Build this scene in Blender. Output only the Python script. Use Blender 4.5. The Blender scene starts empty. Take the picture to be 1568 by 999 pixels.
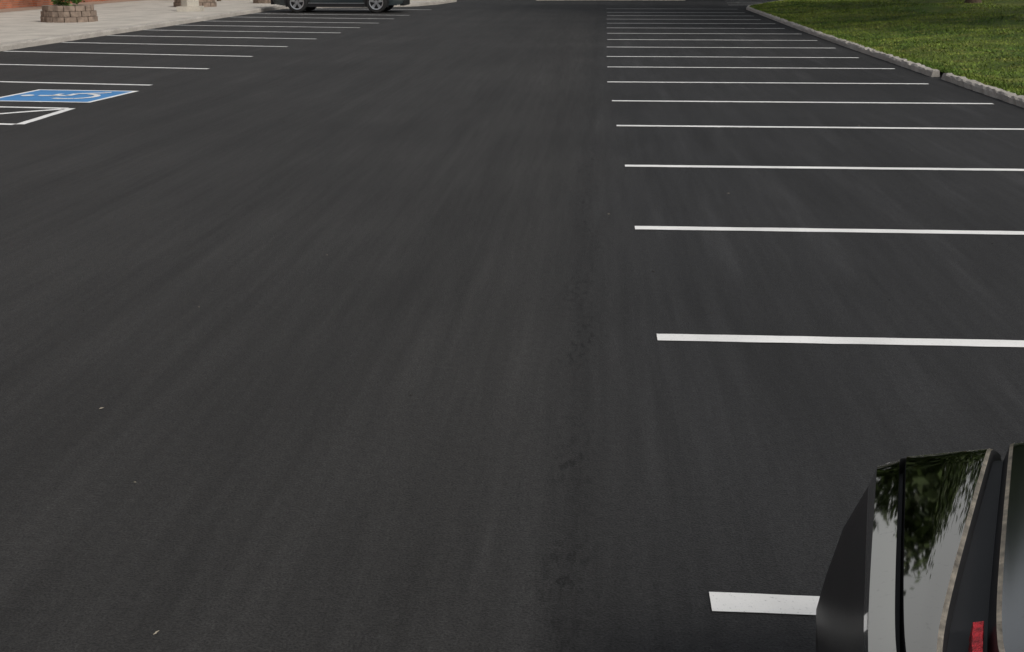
import bpy, bmesh, math, random
from mathutils import Vector, Matrix
random.seed(7)
R=math.radians
sc=bpy.context.scene
col=sc.collection

# ---------------------------------------------------------------- node helpers
class M:
    def __init__(s,name,rough=0.7,spec=0.5,metal=0.0):
        s.m=bpy.data.materials.new(name); s.m.use_nodes=True
        s.nt=s.m.node_tree; s.b=s.nt.nodes['Principled BSDF']
        s.b.inputs['Roughness'].default_value=rough
        s.b.inputs['Specular IOR Level'].default_value=spec
        s.b.inputs['Metallic'].default_value=metal
    def n(s,t,**k):
        nd=s.nt.nodes.new(t)
        for a,v in k.items(): setattr(nd,a,v)
        return nd
    def l(s,a,b): s.nt.links.new(a,b)
    def put(s,v,sock):
        if isinstance(v,(int,float)): sock.default_value=v
        elif isinstance(v,tuple): sock.default_value=v if len(v)==4 or sock.type=='VECTOR' else (*v,1)
        else: s.l(v,sock)
    def obj(s): return s.n('ShaderNodeTexCoord').outputs['Object']
    def mapp(s,scale,rot=(0,0,0),vec=None):
        mp=s.n('ShaderNodeMapping'); s.l(vec or s.obj(),mp.inputs['Vector'])
        mp.inputs['Scale'].default_value=scale; mp.inputs['Rotation'].default_value=rot
        return mp.outputs[0]
    def noise(s,scale,detail=3,vec=None,rough=.5):
        nd=s.n('ShaderNodeTexNoise'); s.l(vec or s.obj(),nd.inputs['Vector'])
        nd.inputs['Scale'].default_value=scale; nd.inputs['Detail'].default_value=detail
        nd.inputs['Roughness'].default_value=rough
        return nd.outputs['Fac']
    def math(s,op,a,b=0.0,c=None):
        nd=s.n('ShaderNodeMath',operation=op); s.put(a,nd.inputs[0]); s.put(b,nd.inputs[1])
        if c is not None: s.put(c,nd.inputs[2])
        return nd.outputs[0]
    def rng(s,v,a,b,c,d,smooth=False):
        nd=s.n('ShaderNodeMapRange')
        if smooth: nd.interpolation_type='SMOOTHSTEP'
        s.put(v,nd.inputs[0])
        for i,x in enumerate((a,b,c,d)): nd.inputs[i+1].default_value=x
        return nd.outputs[0]
    def mix(s,f,a,b,mode='MIX'):
        nd=s.n('ShaderNodeMix',data_type='RGBA',blend_type=mode)
        s.put(f,nd.inputs[0]); s.put(a,nd.inputs[6]); s.put(b,nd.inputs[7]); return nd.outputs[2]
    def scale(s,colr,f):
        nd=s.n('ShaderNodeVectorMath',operation='SCALE'); s.put(colr,nd.inputs[0]); s.put(f,nd.inputs['Scale']); return nd.outputs[0]
    def color(s,c): s.put(c,s.b.inputs['Base Color'])
    def bump(s,h,strength,dist):
        nd=s.n('ShaderNodeBump'); nd.inputs['Strength'].default_value=strength; nd.inputs['Distance'].default_value=dist
        s.put(h,nd.inputs['Height']); s.l(nd.outputs[0],s.b.inputs['Normal'])
    def sep(s,vec=None):
        nd=s.n('ShaderNodeSeparateXYZ'); s.l(vec or s.obj(),nd.inputs[0]); return nd.outputs

def simple(name,c,rough=.6,spec=.5,metal=0,var=.15,sc_=8,bump=0):
    m=M(name,rough,spec,metal)
    n=m.noise(sc_,3)
    m.color(m.scale(c,m.rng(n,.3,.7,1-var,1+var)))
    if bump: m.bump(m.noise(sc_*6,3),bump,.01)
    return m.m

# asphalt
def asphalt():
    m=M('asphalt',.80,.25)
    x,y,z=m.sep()
    lane=m.rng(m.math('ADD',x,m.rng(m.noise(.5,1),0,1,-.3,.3)),-.6,.6,0,1,True)
    base=m.mix(lane,(.0272,.0265,.0254),(.0222,.0224,.0230))
    s1=m.rng(m.noise(1,3,m.mapp((2.6,.10,1),(0,0,R(2)))),.3,.7,.84,1.16)
    s2=m.rng(m.noise(1,3,m.mapp((13,.55,1),(0,0,R(-3))),.65),.3,.7,.83,1.17)
    s3=m.rng(m.noise(.33,3),.3,.7,.86,1.16)
    s4=m.rng(m.noise(1,3,m.mapp((3.2,.28,1),(0,0,R(24)))),.54,.72,1.0,1.45)
    s4=m.math('MULTIPLY_ADD',m.math('SUBTRACT',s4,1.0),lane,1.0)
    gn=m.noise(120,2,None,.75)
    g=m.rng(gn,.25,.75,.30,1.70)
    g2=m.rng(m.noise(26,4,None,.75),.3,.7,.78,1.22)
    f=m.math('MULTIPLY',s1,s2); f=m.math('MULTIPLY',f,s3); f=m.math('MULTIPLY',f,s4)
    f=m.math('MULTIPLY',f,g); f=m.math('MULTIPLY',f,g2)
    # construction joint between lane and bays: patchy coarse spots
    wob=m.rng(m.noise(1,2,m.mapp((.3,.7,1))),.2,.8,-.08,.08)
    dx=m.math('ABSOLUTE',m.math('ADD',m.math('ADD',x,.07),wob))
    band=m.rng(dx,0,.15,1,0,True)
    patch=m.rng(m.noise(1,4,m.mapp((34,12,1)),.7),.50,.62,0,1)
    gate=m.rng(m.noise(1.1,2),.40,.58,.25,1)
    seam=m.rng(m.math('MULTIPLY',m.math('MULTIPLY',band,patch),gate),0,1,1,.38)
    f=m.math('MULTIPLY',f,seam)
    f=m.math('MULTIPLY',f,m.rng(dx,0,.10,.92,1,True))
    c=m.scale(base,f)
    m.color(c)
    m.bump(gn,.6,.007)
    return m.m
def paint(name,c,wear=.12):
    m=M(name,.6,.4)
    w=m.rng(m.noise(90,3,None,.75),.60,.72,0,1)
    w2=m.rng(m.noise(2.5,3),.3,.7,.86,1.03)
    cc=m.scale(c,w2)
    m.color(m.mix(m.math('MULTIPLY',w,wear*4),cc,(.10,.10,.10)))
    m.bump(m.noise(170,2),.3,.004)
    return m.m
def grassmat(name,mul=1.0):
    m=M(name,.8,.2)
    n=m.noise(.35,4,None,.6); n2=m.noise(1.9,5,None,.75); n3=m.noise(22,2); n4=m.noise(.9,4,None,.7)
    c=m.mix(m.rng(n,.40,.60,0,1),(.040*mul,.072*mul,.011*mul),(.088*mul,.118*mul,.020*mul))
    c=m.mix(m.rng(n2,.50,.66,0,.75),c,(.14*mul,.14*mul,.035*mul))
    c=m.scale(c,m.rng(n4,.35,.65,.68,1.2))
    c=m.scale(c,m.rng(n3,.3,.7,.65,1.35))
    m.color(c); m.bump(n3,.5,.03)
    return m.m
def concrete(name,c,joint=0):
    m=M(name,.85,.3)
    n=m.noise(1.2,5,None,.65); n2=m.noise(40,3,None,.7)
    f=m.math('MULTIPLY',m.rng(n,.3,.7,.80,1.15),m.rng(n2,.3,.7,.80,1.15))
    cc=m.scale(c,f)
    if joint:
        x,y,z=m.sep()
        for a in (x,y):
            fr=m.math('ABSOLUTE',m.math('SUBTRACT',m.math('FRACT',m.math('DIVIDE',a,joint)),.5))
            cc=m.scale(cc,m.rng(fr,.488,.496,1,.55))
    m.color(cc); m.bump(n2,.5,.01)
    return m.m
def brick():
    m=M('red_brick',.85,.25)
    x,y,z=m.sep()
    cb=m.n('ShaderNodeCombineXYZ'); m.l(m.math('ADD',x,y),cb.inputs[0]); m.l(z,cb.inputs[1])
    b=m.n('ShaderNodeTexBrick'); m.l(cb.outputs[0],b.inputs['Vector'])
    b.inputs['Scale'].default_value=1; b.inputs['Brick Width'].default_value=.215; b.inputs['Row Height'].default_value=.072
    b.inputs['Mortar Size'].default_value=.007
    b.inputs['Color1'].default_value=(.42,.14,.07,1); b.inputs['Color2'].default_value=(.29,.095,.05,1)
    b.inputs['Mortar'].default_value=(.24,.20,.17,1)
    m.color(m.scale(b.outputs['Color'],m.rng(m.noise(1.5,4),.3,.7,.8,1.15)))
    m.bump(b.outputs['Fac'],-.5,.01)
    return m.m
def leaf(name,c):
    m=M(name,.6,.3)
    x=m.noise(1.1,2); x2=m.noise(9,2)
    f=m.math('MULTIPLY',m.rng(x,.3,.7,.55,1.35),m.rng(x2,.3,.7,.75,1.3))
    m.color(m.scale(c,f)); return m.m
def carpaint(name,c,ior=1.5,rough=.06,metal=.3,dust=.25):
    m=M(name,.35,.5)
    b=m.b
    b.inputs['Coat Weight'].default_value=1; b.inputs['Coat Roughness'].default_value=rough; b.inputs['Coat IOR'].default_value=ior
    b.inputs['Metallic'].default_value=metal
    d=m.noise(55,4,None,.7)
    m.color(m.mix(m.rng(d,.62,.75,0,dust),c,(.10,.095,.085)))
    return m.m

ASP=asphalt(); WHITE=paint('white_paint',(.80,.80,.78)); BLUE=paint('blue_paint',(.045,.22,.50))
GRASS=grassmat('grass',1.0); BLADE=grassmat('grass_blades',1.85)
CONC=concrete('sidewalk_concrete',(.46,.43,.38),1.8); CURB=concrete('curb_concrete',(.37,.345,.31))
LCONC=concrete('cast_concrete',(.45,.42,.36)); BRICK=brick()
LEAF=leaf('foliage',(.035,.058,.014)); LEAF2=leaf('shrub_foliage',(.07,.13,.025))
BARK=simple('bark',(.09,.065,.045),.9,.2,0,.3,20,.6)
BLOCK=simple('retaining_block',(.22,.17,.135),.9,.2,0,.3,7,.5)
SOIL=simple('soil',(.05,.035,.025),1,.1)
BLACK=carpaint('black_car_paint',(.006,.006,.007),1.8,.05)
def gloss(nm,c,r):
    g=M(nm,r,.5,1.0)
    g.color(g.mix(g.rng(g.noise(60,3,None,.7),.60,.75,0,.25),c,(.16,.15,.13))); return g.m
GLOSSB=gloss('gloss_sky_panel',(.50,.47,.41),.025)  # warm grey mirror tint on black bodywork stands in for bright sky reflection
GLOSS2=gloss('satin_sky_panel',(.30,.30,.29),.12)  # mid-grey metal brightens the sky reflection on the black hood edge
TEAL=carpaint('dark_car_paint',(.012,.022,.026),1.5)
RUB=simple('rubber',(.018,.018,.018),.8,.3); ALU=simple('alloy',(.45,.46,.48),.3,.5,.8)
TRIM=simple('black_trim',(.010,.010,.011),.5,.4)
PLASTIC=simple('bumper_plastic',(.012,.012,.013),.38,.45,0,.25,30,.15)
GLASS=carpaint('tinted_glass',(.01,.012,.014),1.6,.02)
REDL=simple('red_lamp_lens',(.36,.012,.02),.2,.6,0,.6,60,.5); HEADL=simple('headlamp_lens',(.5,.52,.55),.1,.8)
CHROME=simple('chrome_trim',(.62,.52,.40),.30,.5,1,.45,30,.2)
METAL=simple('painted_metal',(.06,.06,.06),.4,.5); PLASTER=simple('pale_trim',(.5,.47,.42),.8,.3)

# ---------------------------------------------------------------- mesh helpers
def mk(name,verts,faces,mats,fm=None,parent=None,smooth=False):
    me=bpy.data.meshes.new(name); me.from_pydata([tuple(v) for v in verts],[],faces)
    if not isinstance(mats,(list,tuple)): mats=[mats]
    for m_ in mats: me.materials.append(m_)
    if fm: 
        for p,i in zip(me.polygons,fm): p.material_index=i
    if smooth:
        for p in me.polygons: p.use_smooth=True
    me.update()
    o=bpy.data.objects.new(name,me); col.objects.link(o)
    if parent: o.parent=parent
    return o
def empty(name,loc=(0,0,0),rz=0):
    e=bpy.data.objects.new(name,None); e.location=loc; e.rotation_euler=(0,0,rz); col.objects.link(e); return e
class B:
    def __init__(s): s.v=[];s.f=[];s.m=[]
    def add(s,vs,fs,mi=0):
        o=len(s.v); s.v+= [tuple(v) for v in vs]; s.f+=[tuple(i+o for i in f) for f in fs]; s.m+=[mi]*len(fs)
    def box(s,x0,x1,y0,y1,z0,z1,mi=0,rot=None,c=None):
        vs=[Vector((x,y,z)) for z in (z0,z1) for y in (y0,y1) for x in (x0,x1)]
        if rot is not None:
            c=Vector(c or (0,0,0)); vs=[Matrix.Rotation(rot,3,'Z')@(v-c)+c for v in vs]
        s.add(vs,[(0,2,3,1),(4,5,7,6),(0,1,5,4),(2,6,7,3),(0,4,6,2),(1,3,7,5)],mi)
    def lathe(s,prof,cx,cy,n=24,mi=0,axis='Z',cz=0):
        vs=[]
        for r,h in prof:
            for i in range(n):
                a=2*math.pi*i/n
                if axis=='Z': vs.append((cx+r*math.cos(a),cy+r*math.sin(a),h+cz))
                else: vs.append((cx+r*math.cos(a),cy+h,cz+r*math.sin(a)))
        fs=[]
        for j in range(len(prof)-1):
            for i in range(n):
                k=(i+1)%n
                q=(j*n+i,j*n+k,(j+1)*n+k,(j+1)*n+i)
                fs.append(q if axis=='Z' else q[::-1])
        s.add(vs,fs,mi)
    def make(s,name,mats,parent=None,smooth=False): return mk(name,s.v,s.f,mats,s.m,parent,smooth)
def sheet(name,poly,z,mat,parent=None):
    return mk(name,[(x,y,z) for x,y in poly],[tuple(range(len(poly)))],mat,None,parent)

# ---------------------------------------------------------------- ground
sheet('ground',[(-900,-500),(900,-500),(900,1500),(-900,1500)],-.02,GRASS)
sheet('parking_lot_asphalt',[(-60,-60),(60,-60),(60,72),(-60,72)],0,ASP)

Z1=.004
def stripe(b,p,q,w=.11,mi=0,z=Z1,jit=.003):
    p=Vector(p);q=Vector(q);d=(q-p);L=d.length;d/=L;nrm=Vector((-d.y,d.x))
    n=max(2,int(L/.12)) if w>.1 else max(2,int(L/.25)); vs=[]
    for i in range(n+1):
        c=p+d*(L*i/n)
        for sgn in (-1,1):
            o=c+nrm*(sgn*(w/2+random.uniform(-jit,jit)))
            vs.append((o.x,o.y,z))
    b.add(vs,[(2*i,2*i+2,2*i+3,2*i+1) for i in range(n)],mi)
ln=B()
right=[(.356,3.282),(.315,5.941),(.274,8.583),(.256,11.33),(.214,14.206),(.184,16.81),(.136,19.50),(.150,22.33),
 (.150,24.82),(.163,27.59),(.19,30.26),(.20,32.9),(.20,35.6),(.22,38.3),(.22,41.0),(.25,43.7),(.25,46.4),(.25,49.9)]
ends=[5.25,5.2,5.2,5.2,5.25,5.16,5.0,5.12,5.0,5.05,5.1,5.15,5.1,5.2,5.1,5.2,5.2,5.3]
for (x,y),e in zip(right,ends):
    stripe(ln,(x,y),(e,y+random.uniform(-.05,.05)),.115)
stripe(ln,(.38,.62),(5.2,.62),.115); stripe(ln,(.4,-2.05),(5.2,-2.05),.115)
for y,x0,x1 in ((54.6,5.4,6.7),(57.3,5.6,7.7),(60,5.8,8.4)): stripe(ln,(x0,y),(x1,y),.13)
left=[(-6.71,18.51,.15),(-6.74,21.45,.17),(-6.76,24.34,.2),(-6.77,27.22,.2),(-6.75,30.0,.19),(-6.69,32.6,.19),(-6.67,35.2,.19),
 (-6.6,37.85,.18),(-6.6,40.7,.18),(-6.5,43.4,.18),(-6.4,48.4,.15)]
for x,y,s in left: stripe(ln,(x,y),(-12.28,y+s*(12.28+x)),.12)
stripe(ln,(-6.60,13.85),(-6.66,15.45),.11)
stripe(ln,(-6.655,13.84),(-12.2,14.5),.11); stripe(ln,(-6.715,15.45),(-12.2,16.0),.11)
for k in range(6):
    x=-6.75-k*.95; stripe(ln,(x,15.36),(x-1.35,14.05),.11)
ln.make('parking_bay_lines',WHITE)

# accessible parking symbol
sy=empty('accessible_parking_symbol',(-7.40,16.93,0),R(-4))
bb=B()
def rect(b,x0,x1,y0,y1,z,mi=0): b.add([(x0,y0,z),(x1,y0,z),(x1,y1,z),(x0,y1,z)],[(0,1,2,3)],mi)
w=.77
for a in ((-w,w,w-.07,w),(-w,w,-w,-w+.07),(-w,-w+.07,-w+.07,w-.07),(w-.07,w,-w+.07,w-.07)): rect(bb,*a,Z1)
bb.make('white_border',WHITE,sy)
bb=B(); rect(bb,-w+.07,w-.07,-w+.07,w-.07,Z1); bb.make('blue_field',BLUE,sy)
bb=B()
def U(u,v): return (-u,v)
def seg(pts,w_):
    for p,q in zip(pts,pts[1:]): stripe(bb,U(*p),U(*q),w_,0,.0085,.001)
arc=[(-.2+.31*math.cos(R(a)),-.08+.31*math.sin(R(a))) for a in range(-60+0,-260,-14)]
seg(arc,.09)
seg([(.33,-.05),(-.08,-.02),(-.08,.24),(-.45,.42),(-.42,.52)],.10)
seg([(.12,-.03),(.12,.2)],.09)
hd=[(.0,.0)]+[(.09*math.cos(R(a)),.09*math.sin(R(a))) for a in range(0,360,20)]
bb.add([(-(.49+u),-.06+v,.0085) for u,v in hd],[(0,i,i%18+1) for i in range(1,19)])
bb.make('wheelchair_pictogram',WHITE,sy)

# ---------------------------------------------------------------- kerbs
def kerb(name,pts,w=.16,h=.12,mat=CURB,side=1,rough=.006):
    P=[]
    for p,q in zip(pts,pts[1:]):
        p=Vector(p);q=Vector(q);L=(q-p).length;n=max(1,int(L/.14))
        for i in range(n): P.append(p.lerp(q,i/n))
    P.append(Vector(pts[-1]))
    vs=[]
    for i,p in enumerate(P):
        d=(P[min(i+1,len(P)-1)]-P[max(i-1,0)]).normalized(); n=Vector((-d.y,d.x))*(-side)
        r=lambda:random.uniform(-rough,rough)
        wv=.012*math.sin(i*.05)+.01*math.sin(i*.013+1)
        chip=random.random()<.06
        for u,z in ((0,-.01),(.008,h*.7),(.03,h-(.025 if chip else 0)),(w-.02,h+.004),(w,h-.02),(w,-.01)):
            o=p+n*(u+r()+wv); vs.append((o.x,o.y,z+(r() if z>0 else 0)))
    fs=[]
    k=6
    for i in range(len(P)-1):
        for j in range(k-1):
            a=(i*k+j,i*k+j+1,(i+1)*k+j+1,(i+1)*k+j); fs.append(a)
    fs.append(tuple(range(k))); e=(len(P)-1)*k; fs.append(tuple(e+j for j in range(k)))
    return mk(name,vs,fs,mat)
kerb('curb',[(5.42,-12),(5.42,20.35)],.15,.10,rough=.012)
rk=[(5.34,20.75),(5.32,28),(5.38,34),(5.5,43.7),(5.6,49.5),(5.85,51.2),(6.5,53.3),(7.3,55.8),(8.4,59),(10,64),(12,71)]
kerb('curb',rk,.14,.10,rough=.012)

def edge(y):
    pts=[(5.44,-12),(5.44,20.5)]+rk[1:]
    for (x0,y0),(x1,y1) in zip(pts,pts[1:]):
        if y0<=y<=y1: return x0+(x1-x0)*(y-y0)/(y1-y0)
    return pts[-1][0]
def lawnz(x,y):
    e=edge(min(max(y,-12),71)); t=max(0,x-e-.12)
    return .07+.05*t*(1 if t<14 else 14/t)+.02*math.sin(x*1.7+y*.6)*min(1,t)+.025*math.sin(y*.9-x*.5)*min(1,t)
vs=[];fs=[];ny=166;us=[0,.1,.25,.5,.9,1.4,2,3,4,5.5,7,9,12,16,22,32,50]
for j in range(ny+1):
    y=-12+83*j/ny
    for u in us:
        x=edge(y)+.12+u; vs.append((x,y,lawnz(x,y)))
nu=len(us)
for j in range(ny):
    for i in range(nu-1): a=j*nu+i; fs.append((a,a+1,a+nu+1,a+nu))
mk('lawn',vs,fs,GRASS,None,None,True)
vs=[];fs=[]
for i in range(80000):
    y=14+48*random.random()**1.4
    t=random.random()**1.3*9
    if random.random()<.18: t=random.random()*.25
    x=edge(y)+.11+t; z=lawnz(x,y)-.005
    h=random.uniform(.02,.05)*(1 if t>.3 else 1.3); a=random.uniform(0,6.28); w_=random.uniform(.006,.012)*(1+y/40)
    dx,dy=math.cos(a)*w_,math.sin(a)*w_; lx,ly=random.uniform(-.05,.05),random.uniform(-.05,.05)
    if t<.2: lx-=.02
    k=len(vs); vs+=[(x-dx,y-dy,z),(x+dx,y+dy,z),(x+lx,y+ly,z+h)]; fs.append((k,k+1,k+2))
mk('grass_blades',vs,fs,BLADE)

# left pavement with peninsula
pv=[(-12.35,6),(-12.30,49.0),(-10.8,50.4),(-8.6,51.0),(-7.5,52.2),(-6.9,54.5),(-6.5,58),(-6.9,60.5),(-8,62),(-8.2,70)]
kerb('curb',pv,.16,.13,side=-1)
sw=[(-12.50,6),(-12.45,49.1),(-10.9,50.55),(-8.7,51.15),(-7.62,52.3),(-7.05,54.5),(-6.65,58),(-7.05,60.4),(-8.15,61.9),(-8.35,70)]
sheet('sidewalk',sw+[(-40,70),(-40,6)],.128,CONC)
kerb('curb',[(4.0,60.6),(-3.0,60.2)],.3,.10,mat=LCONC)

# ---------------------------------------------------------------- building
bd=empty('brick_building')
b=B(); X=-21.3
wins=[(16+i*6.5,19.6+i*6.5) for i in range(9)]
y=12
for (a,c) in wins:
    b.box(X-.35,X,y,a,.128,5.2); b.box(X-.35,X,a,c,.128,1.0); b.box(X-.35,X,a,c,3.4,5.2); y=c
b.box(X-.35,X,y,78,.128,5.2)
for (a,c) in wins: b.box(X+.002,X+.14,a-1.6,a-1.0,.128,5.1)
b.box(-45,X-.352,12,12.3,.128,5.2); b.box(-45,X-.352,77.7,78,.128,5.2)
b.make('walls',BRICK,bd)
b=B()
for (a,c) in wins:
    b.box(X-.25,X-.2,a,c,1.08,3.4,0)
    b.box(X-.26,X+.05,a,c,1.0,1.08,1)
    for t in (a,(a+c)/2-.03,c-.06): b.box(X-.2,X-.15,t,t+.06,1.08,3.4,2)
    b.box(X-.2,X-.15,a,c,2.6,2.66,2)
b.make('windows',[GLASS,PLASTER,METAL],bd)
b=B(); b.box(-45,X+.25,11.8,78.2,5.202,5.5); b.make('roof',PLASTER,bd)
sheet('paver_strip',[(X+.02,12),(X+1.3,12),(X+1.3,70),(X+.02,70)],.134,simple('clay_paving',(.30,.22,.17),.9,.2))

# ---------------------------------------------------------------- trees
def leafcloud(b,cx,cy,cz,rx,ry,rz,clumps,per,size,mi=0,cr=.28):
    for _ in range(clumps):
        while True:
            p=Vector((random.uniform(-1,1),random.uniform(-1,1),random.uniform(-1,1)))
            if .25<p.length<1: break
        c=Vector((cx+p.x*rx,cy+p.y*ry,cz+p.z*rz)); r=cr*random.uniform(.6,1.3)
        for _ in range(per):
            q=c+Vector((random.gauss(0,r*rx*.5),random.gauss(0,r*ry*.5),random.gauss(0,r*rz*.4)))
            a=Vector((random.uniform(-1,1),random.uniform(-1,1),random.uniform(-.6,.6))).normalized()
            t=a.cross(Vector((random.uniform(-1,1),random.uniform(-1,1),random.uniform(-1,1)))).normalized()
            s=size*random.uniform(.6,1.3)
            b.add([q-a*s,q+t*s*.45,q+a*s,q-t*s*.45],[(0,1,2,3)],mi)
def limb(b,p,q,r0,r1,n=8,mi=0):
    p=Vector(p);q=Vector(q);d=(q-p).normalized();s=d.orthogonal().normalized();t=d.cross(s)
    vs=[]
    for c,r in ((p,r0),(p.lerp(q,.5)+s*r0*.3,(r0+r1)/2),(q,r1)):
        for i in range(n):
            a=6.2832*i/n; vs.append(c+(s*math.cos(a)+t*math.sin(a))*r)
    b.add(vs,[(j*n+i,j*n+(i+1)%n,(j+1)*n+(i+1)%n,(j+1)*n+i) for j in range(2) for i in range(n)],mi)
def tree(name,x,y,z,h,cr,clumps=90,per=55,size=.16,tr=.2,parent=None):
    e=empty(name,(x,y,z)); b=B(); th=h*.28
    b.lathe([(tr*1.7,-.1),(tr*1.2,.15),(tr,.6),(tr*.85,th)],0,0,12)
    for i in range(9):
        a=i*2.4; rr=cr*random.uniform(.4,.75)
        limb(b,(0,0,th*random.uniform(.75,1)),(rr*math.cos(a),rr*math.sin(a),h*random.uniform(.45,.85)),tr*.5,tr*.12)
    limb(b,(0,0,th*.95),(0,0,h*.9),tr*.8,tr*.15)
    b.make('trunk',BARK,e,True)
    b=B(); leafcloud(b,0,0,h*.6,cr,cr,h*.4,clumps,per,size); b.make('crown',LEAF,e)
tree('deciduous_tree',11.2,59.5,lawnz(11.2,59.5),20,7,170,80,.40)
tree('deciduous_tree',14.0,33,lawnz(14,33),12,6.0,110,60,.24)
tree('deciduous_tree',12.5,44,lawnz(12.5,44),15,6.0,140,70,.30)
tree('deciduous_tree',6.0,80,0,22,8,150,75,.5)  # out-of-view tree added to darken the reflection in the near car's panel
b=B()
for i in range(34):
    cx=-150+i*9+random.uniform(-2,2); hh=random.uniform(7,11)
    leafcloud(b,cx,112+random.uniform(-6,8),hh*.5,6,5,hh*.5,16,34,.65,0,.35)
b.make('offscreen_trees',LEAF)  # unseen tree row added for reflections

# ---------------------------------------------------------------- planters
def planter(x,y,r,h,shrub=True):
    e=empty('block_planter',(x,y,.13)); b=B(); tiers=3
    for t in range(tiers):
        ro=r*(1-.05*t); ri=ro-.24; n=14; z0=h/tiers*t+.003*t; z1=z0+h/tiers-.008
        for i in range(n):
            a0=6.2832*(i+(t%2)*.5)/n+.016; a1=6.2832*(i+1+(t%2)*.5)/n-.016; j=random.uniform(-.012,.012)
            am=(a0+a1)/2
            pts=[(ro+j,a0),(ro+.02+j,am),(ro+j,a1),(ri,a1),(ri,a0)]
            vs=[(rr*math.cos(a),rr*math.sin(a),z) for z in (z0,z1) for rr,a in pts]
            b.add(vs,[(4,3,2,1,0),(5,6,7,8,9)]+[(k,(k+1)%5,(k+1)%5+5,k+5) for k in range(5)])
    b.make('blocks',BLOCK,e)
    b=B(); b.lathe([(r-.2,h-.08),(.001,h-.04)],0,0,20); b.make('soil',SOIL,e)
    b=B(); leafcloud(b,0,0,h+.15,r*.5,r*.5,.28,26,45,.05); b.make('shrub',LEAF2,e)
planter(-15.15,35.6,.77,.45); planter(-15.3,47.6,.78,.5); planter(-13.6,51.9,.6,.45)
tree('young_tree',-20.0,46,.13,5.5,1.5,50,40,.09,.09)
tree('young_tree',-16.4,54.3,.13,5.5,1.5,50,40,.09,.07)
def lamp(x,y,z):
    e=empty('street_lamp',(x,y,z)); b=B()
    b.box(-.40,.40,-.40,.40,0,.16,0,R(8)); 
    b.lathe([(.32,.161),(.31,.62),(.28,.68),(.001,.70)],0,0,8,0); b.make('concrete_base',LCONC,e)
    b=B(); b.lathe([(.12,.70),(.10,.74),(.07,.8),(.05,6.2)],0,0,14); b.box(-.04,1.0,-.04,.04,6.1,6.2); b.box(.7,1.35,-.14,.14,6.0,6.12)
    b.make('pole',METAL,e)
lamp(-14.1,43.3,.13)

# ---------------------------------------------------------------- wheels
def wheel(parent,x,y,r=.35,w=.24,out=-1,name='wheel'):
    b=B(); s=out
    b.lathe([(r*.66,s*w*.5),(r*.70,s*w*.53),(r*.93,s*w*.5),(r,s*w*.36),(r,-s*w*.4),(r*.6,-s*w*.5)],x,y,32,0,'Y',r)
    b.lathe([(r*.66,s*w*.5),(r*.63,s*w*.46),(r*.60,s*w*.1),(.001,s*w*.08)],x,y,32,2,'Y',r)
    b.lathe([(r*.69,s*w*.53),(r*.60,s*w*.51)],x,y,32,1,'Y',r)
    b.lathe([(r*.16,s*w*.2),(r*.16,s*w*.42),(.001,s*w*.44)],x,y,16,1,'Y',r)
    for k in range(5):
        for dd in (-.13,.13):
            a=k*6.2832/5+.3; a0=a+dd*1.2; a1=a+dd
            p0=(r*.12,a0);p1=(r*.64,a1); hw=.022
            vs=[]
            for rr,aa in (p0,p1):
                for sg in (-1,1):
                    for dp in (.30,.49):
                        vs.append((x+rr*math.cos(aa)-sg*hw*math.sin(aa),y+s*w*dp,r+rr*math.sin(aa)+sg*hw*math.cos(aa)))
            b.add(vs,[(0,1,3,2),(4,6,7,5),(0,4,5,1),(2,3,7,6),(1,5,7,3),(0,2,6,4)],1)
    return b.make(name,[RUB,ALU,TRIM],parent,False)

def loft(name,secs,mat,parent,n=9,close=True):
    vs=[];k=0
    for (x,z0,z1,wb,wt,cr) in secs:
        ring=[(-wb,z0),(-wb-.0,z0+(z1-z0)*.35),(-(wb*.6+wt*.4)-.01,z0+(z1-z0)*.7),(-wt-.0,z1-cr),(-wt+cr*.35,z1-cr*.3),(-wt+cr*1.2,z1),(-wt*.4,z1+.015)]
        ring=ring+[(-a,b_) for a,b_ in ring[::-1]]
        k=len(ring); vs+=[(x,a,b_) for a,b_ in ring]
    fs=[]
    for i in range(len(secs)-1):
        for j in range(k):
            fs.append((i*k+j,i*k+(j+1)%k,(i+1)*k+(j+1)%k,(i+1)*k+j))
    fs.append(tuple(range(k))); e=(len(secs)-1)*k; fs.append(tuple(e+j for j in range(k))[::-1])
    o=mk(name,vs,fs,mat,None,parent,True)
    md=o.modifiers.new('w','EDGE_SPLIT'); md.split_angle=R(40)
    return o
def archcut(b,x,side,r,y):
    n=16; vs=[]
    for rr in (r*1.16,r*1.28):
        for i in range(n+1):
            a=math.pi*i/n; vs.append((x+rr*math.cos(a),y,.34+rr*math.sin(a)))
    b.add(vs,[(i,i+1,n+2+i,n+1+i) for i in range(n)],0)
    b.add([(x+r*1.17*math.cos(math.pi*i/n),y-side*.006,.34+r*1.17*math.sin(math.pi*i/n)) for i in range(n+1)]+[(x-r*1.17,y-side*.006,.2),(x+r*1.17,y-side*.006,.2)],[tuple(range(n+3))],0)

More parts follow.
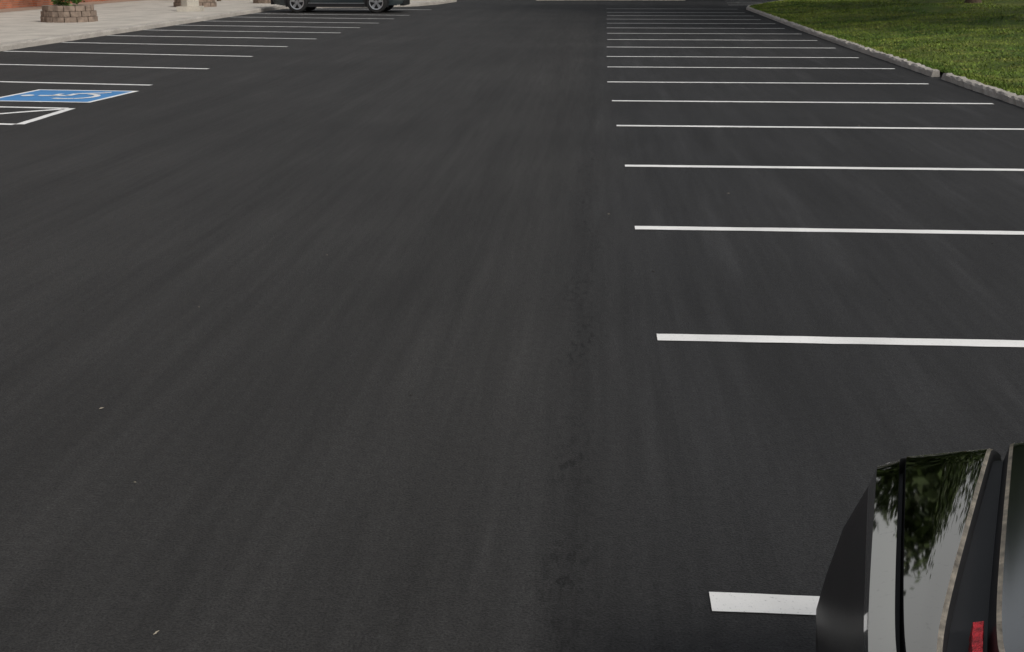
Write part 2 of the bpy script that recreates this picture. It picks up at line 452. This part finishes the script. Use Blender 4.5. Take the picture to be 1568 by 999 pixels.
suv=empty('parked_suv',(-9.45,46.35,0),0)
loft('body',[(-2.35,.45,.95,.82,.80,.08),(-2.25,.30,1.05,.90,.88,.08),(-1.9,.24,1.08,.94,.92,.09),(-.9,.22,1.08,.95,.93,.09),(.9,.22,1.06,.95,.93,.09),
 (1.3,.24,1.04,.95,.92,.1),(1.9,.26,.98,.93,.88,.12),(2.25,.28,.88,.86,.80,.12),(2.4,.34,.74,.76,.70,.1)],TEAL,suv)
loft('glasshouse',[(-2.2,1.0,1.12,.84,.80,.04),(-1.95,1.0,1.55,.86,.68,.06),(-1.6,1.0,1.66,.86,.68,.08),(-.2,1.0,1.70,.87,.68,.08),(.4,1.0,1.64,.86,.66,.08),(1.25,.98,1.06,.84,.78,.04)],GLASS,suv)
loft('roof',[(-2.0,1.57,1.62,.66,.64,.02),(-1.6,1.67,1.72,.69,.66,.02),(-.2,1.71,1.76,.69,.66,.02),(.42,1.65,1.68,.66,.64,.02)],TEAL,suv)
b=B()
for xx in (-1.40,1.47):
    for sd in (-1,1): archcut(b,xx,sd,.37,sd*.962)
for sd in (-1,1):
    b.box(-1.0,1.04,min(sd*.955,sd*.975),max(sd*.955,sd*.975),.2,.32)
b.box(2.28,2.43,-.72,.72,.25,.42); b.box(-2.42,-2.28,-.75,.75,.28,.5)
b.make('cladding',TRIM,suv)
b=B(); b.box(-1.0,1.04,-.981,-.972,.33,.345); b.box(2.1,2.32,-.9,-.55,.66,.76,1); b.box(2.1,2.32,.55,.9,.66,.76,1); b.box(-2.36,-2.2,-.9,-.6,.8,.98,2); b.box(-2.36,-2.2,.6,.9,.8,.98,2)
b.make('trim_and_lamps',[ALU,HEADL,REDL],suv)
for xx in (-1.40,1.47):
    for sd in (-1,1): wheel(suv,xx,sd*.89,.37,.24,sd)

# ---------------------------------------------------------------- near parked car (end facing the lane, -X)
car=empty('parked_car')
CY=1.62; HW=1.08
def gg(v): return math.sqrt(v*v+.01)-.1
def build_near():
    vlist=[-1,-.995,-.985,-.97,-.95]+[-.92+.046*i for i in range(41)]+[.95,.97,.985,.995,1]
    vs=[];fs=[];fm=[]
    rows=[]
    for v in vlist:
        a=abs(v); v2=v*v; g=gg(v*HW)
        xf=.415+.13*g; dz=0; back=0
        if a>.93:
            t=(a-.93)/.07; back=.05*t**3; dz=.03*t**3
        y=CY+HW*v
        x1=.423+.237*g; x2=.470+.246*g; x3=.516+.392*g; x4=.612+.345*g
        Z=.035
        z2=.752+Z; z3=z2+.13*(x3-x2-.007); z4=z3+.012
        P=[(xf+.09,.20,1),(xf+.0,.26,1),(xf-.004,.34,4),(xf*.88+x1*.12,.46,4),(xf*.6+x1*.4,.58,4),(xf*.15+x1*.85,.68+Z,0),
         (x1,.728+Z,2),(x1*.5+x2*.5,.738+Z,2),(x2-.007,.747+Z,1),(x2-.004,.71+Z,1),(x2+.004,.71+Z,1),(x2+.007,z2,2),
         (x2*.5+x3*.5,(z2+z3)/2,2),(x3,z3,3),(x3+.009,z3-.003,1),(x3+.016,z3-.03,1),(x4-.014,z3-.028,1),(x4-.004,z4,3),(x4+.004,z4+.003,5),
         (x4+.05,z4+.010,5),(x4+.2,z4+.035,0),(1.15+.1*v2,.885+Z,0),(1.45,.925+Z,0),(1.75,.95+Z,0),(2.6,.97+Z,0),(3.6,.97+Z,0),(4.3,.96+Z,0),(4.72,.93,0),(4.88-.1*v2,.86,0),(4.93-.1*v2,.6,0),(4.9-.1*v2,.3,1),(4.8,.2,1)]
        row=[]
        for i,(x,z,m_) in enumerate(P):
            xx=x
            if x<2.5: xx=x+back*(1 if i<12 else .4)
            else: xx=x-back
            zz=z-(dz+.06*g)*(0 if z<.45 else (1 if z>.66 else .5))
            row.append((xx,y,zz))
        rows.append(row); mm=[p[2] for p in P]
    k=len(rows[0])
    for r in rows: vs+=r
    for i in range(len(rows)-1):
        for j in range(k-1):
            fs.append((i*k+j,(i+1)*k+j,(i+1)*k+j+1,i*k+j+1)); fm.append(mm[j])
    for ri,sg in ((0,-1),(len(rows)-1,1)):
        o=len(vs)
        idx=list(range(3,k-2))
        for lvl,(zf,dy) in enumerate(((0,0),(.05,.006),(.3,.008),(.5,-.01),(9,-.02))):
            for j in idx:
                x,y,z=rows[ri][j]
                zz=max(.22,z-zf) if zf<9 else .2
                vs.append((x,y+sg*dy,zz))
        n=len(idx)
        for l in range(4):
            for q in range(n-1):
                f=(o+l*n+q,o+l*n+q+1,o+(l+1)*n+q+1,o+(l+1)*n+q); fs.append(f if sg<0 else f[::-1]); fm.append(0 if l<1 else (4 if vs[f[0]][0]<.9 else 0))
    o=mk('body',vs,fs,[BLACK,TRIM,GLOSSB,CHROME,PLASTIC,GLOSS2],fm,car,True)
    md=o.modifiers.new('e','EDGE_SPLIT'); md.split_angle=R(30)
build_near()
car2=empty('cabin_frame',(0,0,0)); car2.parent=car; car2.location=(2.9,CY,0)
loft('cabin_glass',[(-1.35,.93,.99,.78,.74,.03),(-.75,.93,1.36,.80,.60,.06),(-.3,.9,1.43,.81,.60,.06),(.6,.9,1.42,.81,.6,.06),(1.0,.9,1.32,.8,.6,.06),(1.6,.9,1.0,.76,.70,.03)],GLASS,car2)
loft('roof_panel',[(-.78,1.37,1.395,.58,.56,.01),(-.3,1.445,1.47,.60,.58,.01),(.6,1.435,1.46,.60,.58,.01),(1.0,1.335,1.36,.58,.56,.01)],BLACK,car2)
b=B()   # narrow red emblem strip set in the recess between the panels
n=10
vs=[]
for i in range(n+1):
    y0=1.66+.165*i/n; g=gg(y0-CY); xc=.578+.37*g; hw=.010+(.002 if i%2 else 0); zt=.789 if 0<i<n else .776
    vs+=[(xc-hw,y0,.755),(xc-hw*.7,y0,zt),(xc+hw*.7,y0,zt+.003),(xc+hw,y0,.755)]
b.add(vs,[(4*i+j,4*i+j+1,4*i+5+j,4*i+4+j) for i in range(n) for j in range(3)])
b.make('red_emblem',REDL,car)
b=B()
for xx in (1.25,4.0):
    for sd in (-1,1): archcut(b,xx,sd,.34,CY+sd*1.10)
b.make('wheel_arches',TRIM,car)
for xx in (1.25,4.0):
    for sd in (-1,1): wheel(car,xx,CY+sd*1.0,.34,.23,sd)

# ---------------------------------------------------------------- litter
b=B()
pts=[(-2.05,4.75),(-1.98,4.82),(-.78,5.0),(-2.13,6.33),(.62,6.4),(.35,7.3),(-1.7,7.6),(3.0,5.7),(2.6,10.9),(-3.3,12),(-5.3,11.5),(-3.9,27.5),(-1.2,3.0)]
for _ in range(60): pts.append((random.uniform(-7,5),random.uniform(4,34)))
for i,(x,y) in enumerate(pts):
    s=random.uniform(.004,.010); a=random.uniform(0,6.28)
    p=[]
    for k in range(6):
        t=a+k*1.047; r=s*random.uniform(.6,1.3)*(1.6 if k%3==0 else .5); p.append((x+r*math.cos(t),y+r*math.sin(t),.004))
    p.append((x,y,.004+s*.5)); b.add(p,[(k,(k+1)%6,6) for k in range(6)],0 if i%3==0 else 1)
b.make('litter_chips',[simple('pale_chip',(.26,.23,.18),.8),simple('dark_chip',(.02,.018,.015),.8)])

# ---------------------------------------------------------------- light
W=bpy.data.worlds.new('World'); sc.world=W; W.use_nodes=True
nt=W.node_tree; bg=nt.nodes['Background']
sk=nt.nodes.new('ShaderNodeTexSky'); sk.sky_type='NISHITA'; sk.sun_disc=False
EL,AZ=42,125
sk.sun_elevation=R(EL); sk.sun_rotation=R(AZ); sk.dust_density=4
hs=nt.nodes.new('ShaderNodeHueSaturation'); hs.inputs['Saturation'].default_value=.25
nt.links.new(sk.outputs[0],hs.inputs['Color']); nt.links.new(hs.outputs[0],bg.inputs[0]); bg.inputs[1].default_value=.13
sd=bpy.data.lights.new('sun','SUN'); sd.energy=1.35; sd.angle=R(14); sd.color=(1,.94,.86)
so=bpy.data.objects.new('sun',sd); col.objects.link(so)
d=Vector((math.sin(R(AZ))*math.cos(R(EL)),math.cos(R(AZ))*math.cos(R(EL)),math.sin(R(EL))))
so.rotation_euler=d.to_track_quat('Z','Y').to_euler(); so.location=d*50

cd=bpy.data.cameras.new('camera'); cam=bpy.data.objects.new('camera',cd); col.objects.link(cam)
cd.lens=43.62; cd.sensor_width=36; cd.clip_start=.05; cd.clip_end=3000
cam.location=(0,0,1.8); cam.rotation_euler=(R(90-16.41),0,R(3.93))
sc.camera=cam
sc.view_settings.view_transform='Standard'; sc.view_settings.look='None'; sc.view_settings.exposure=0
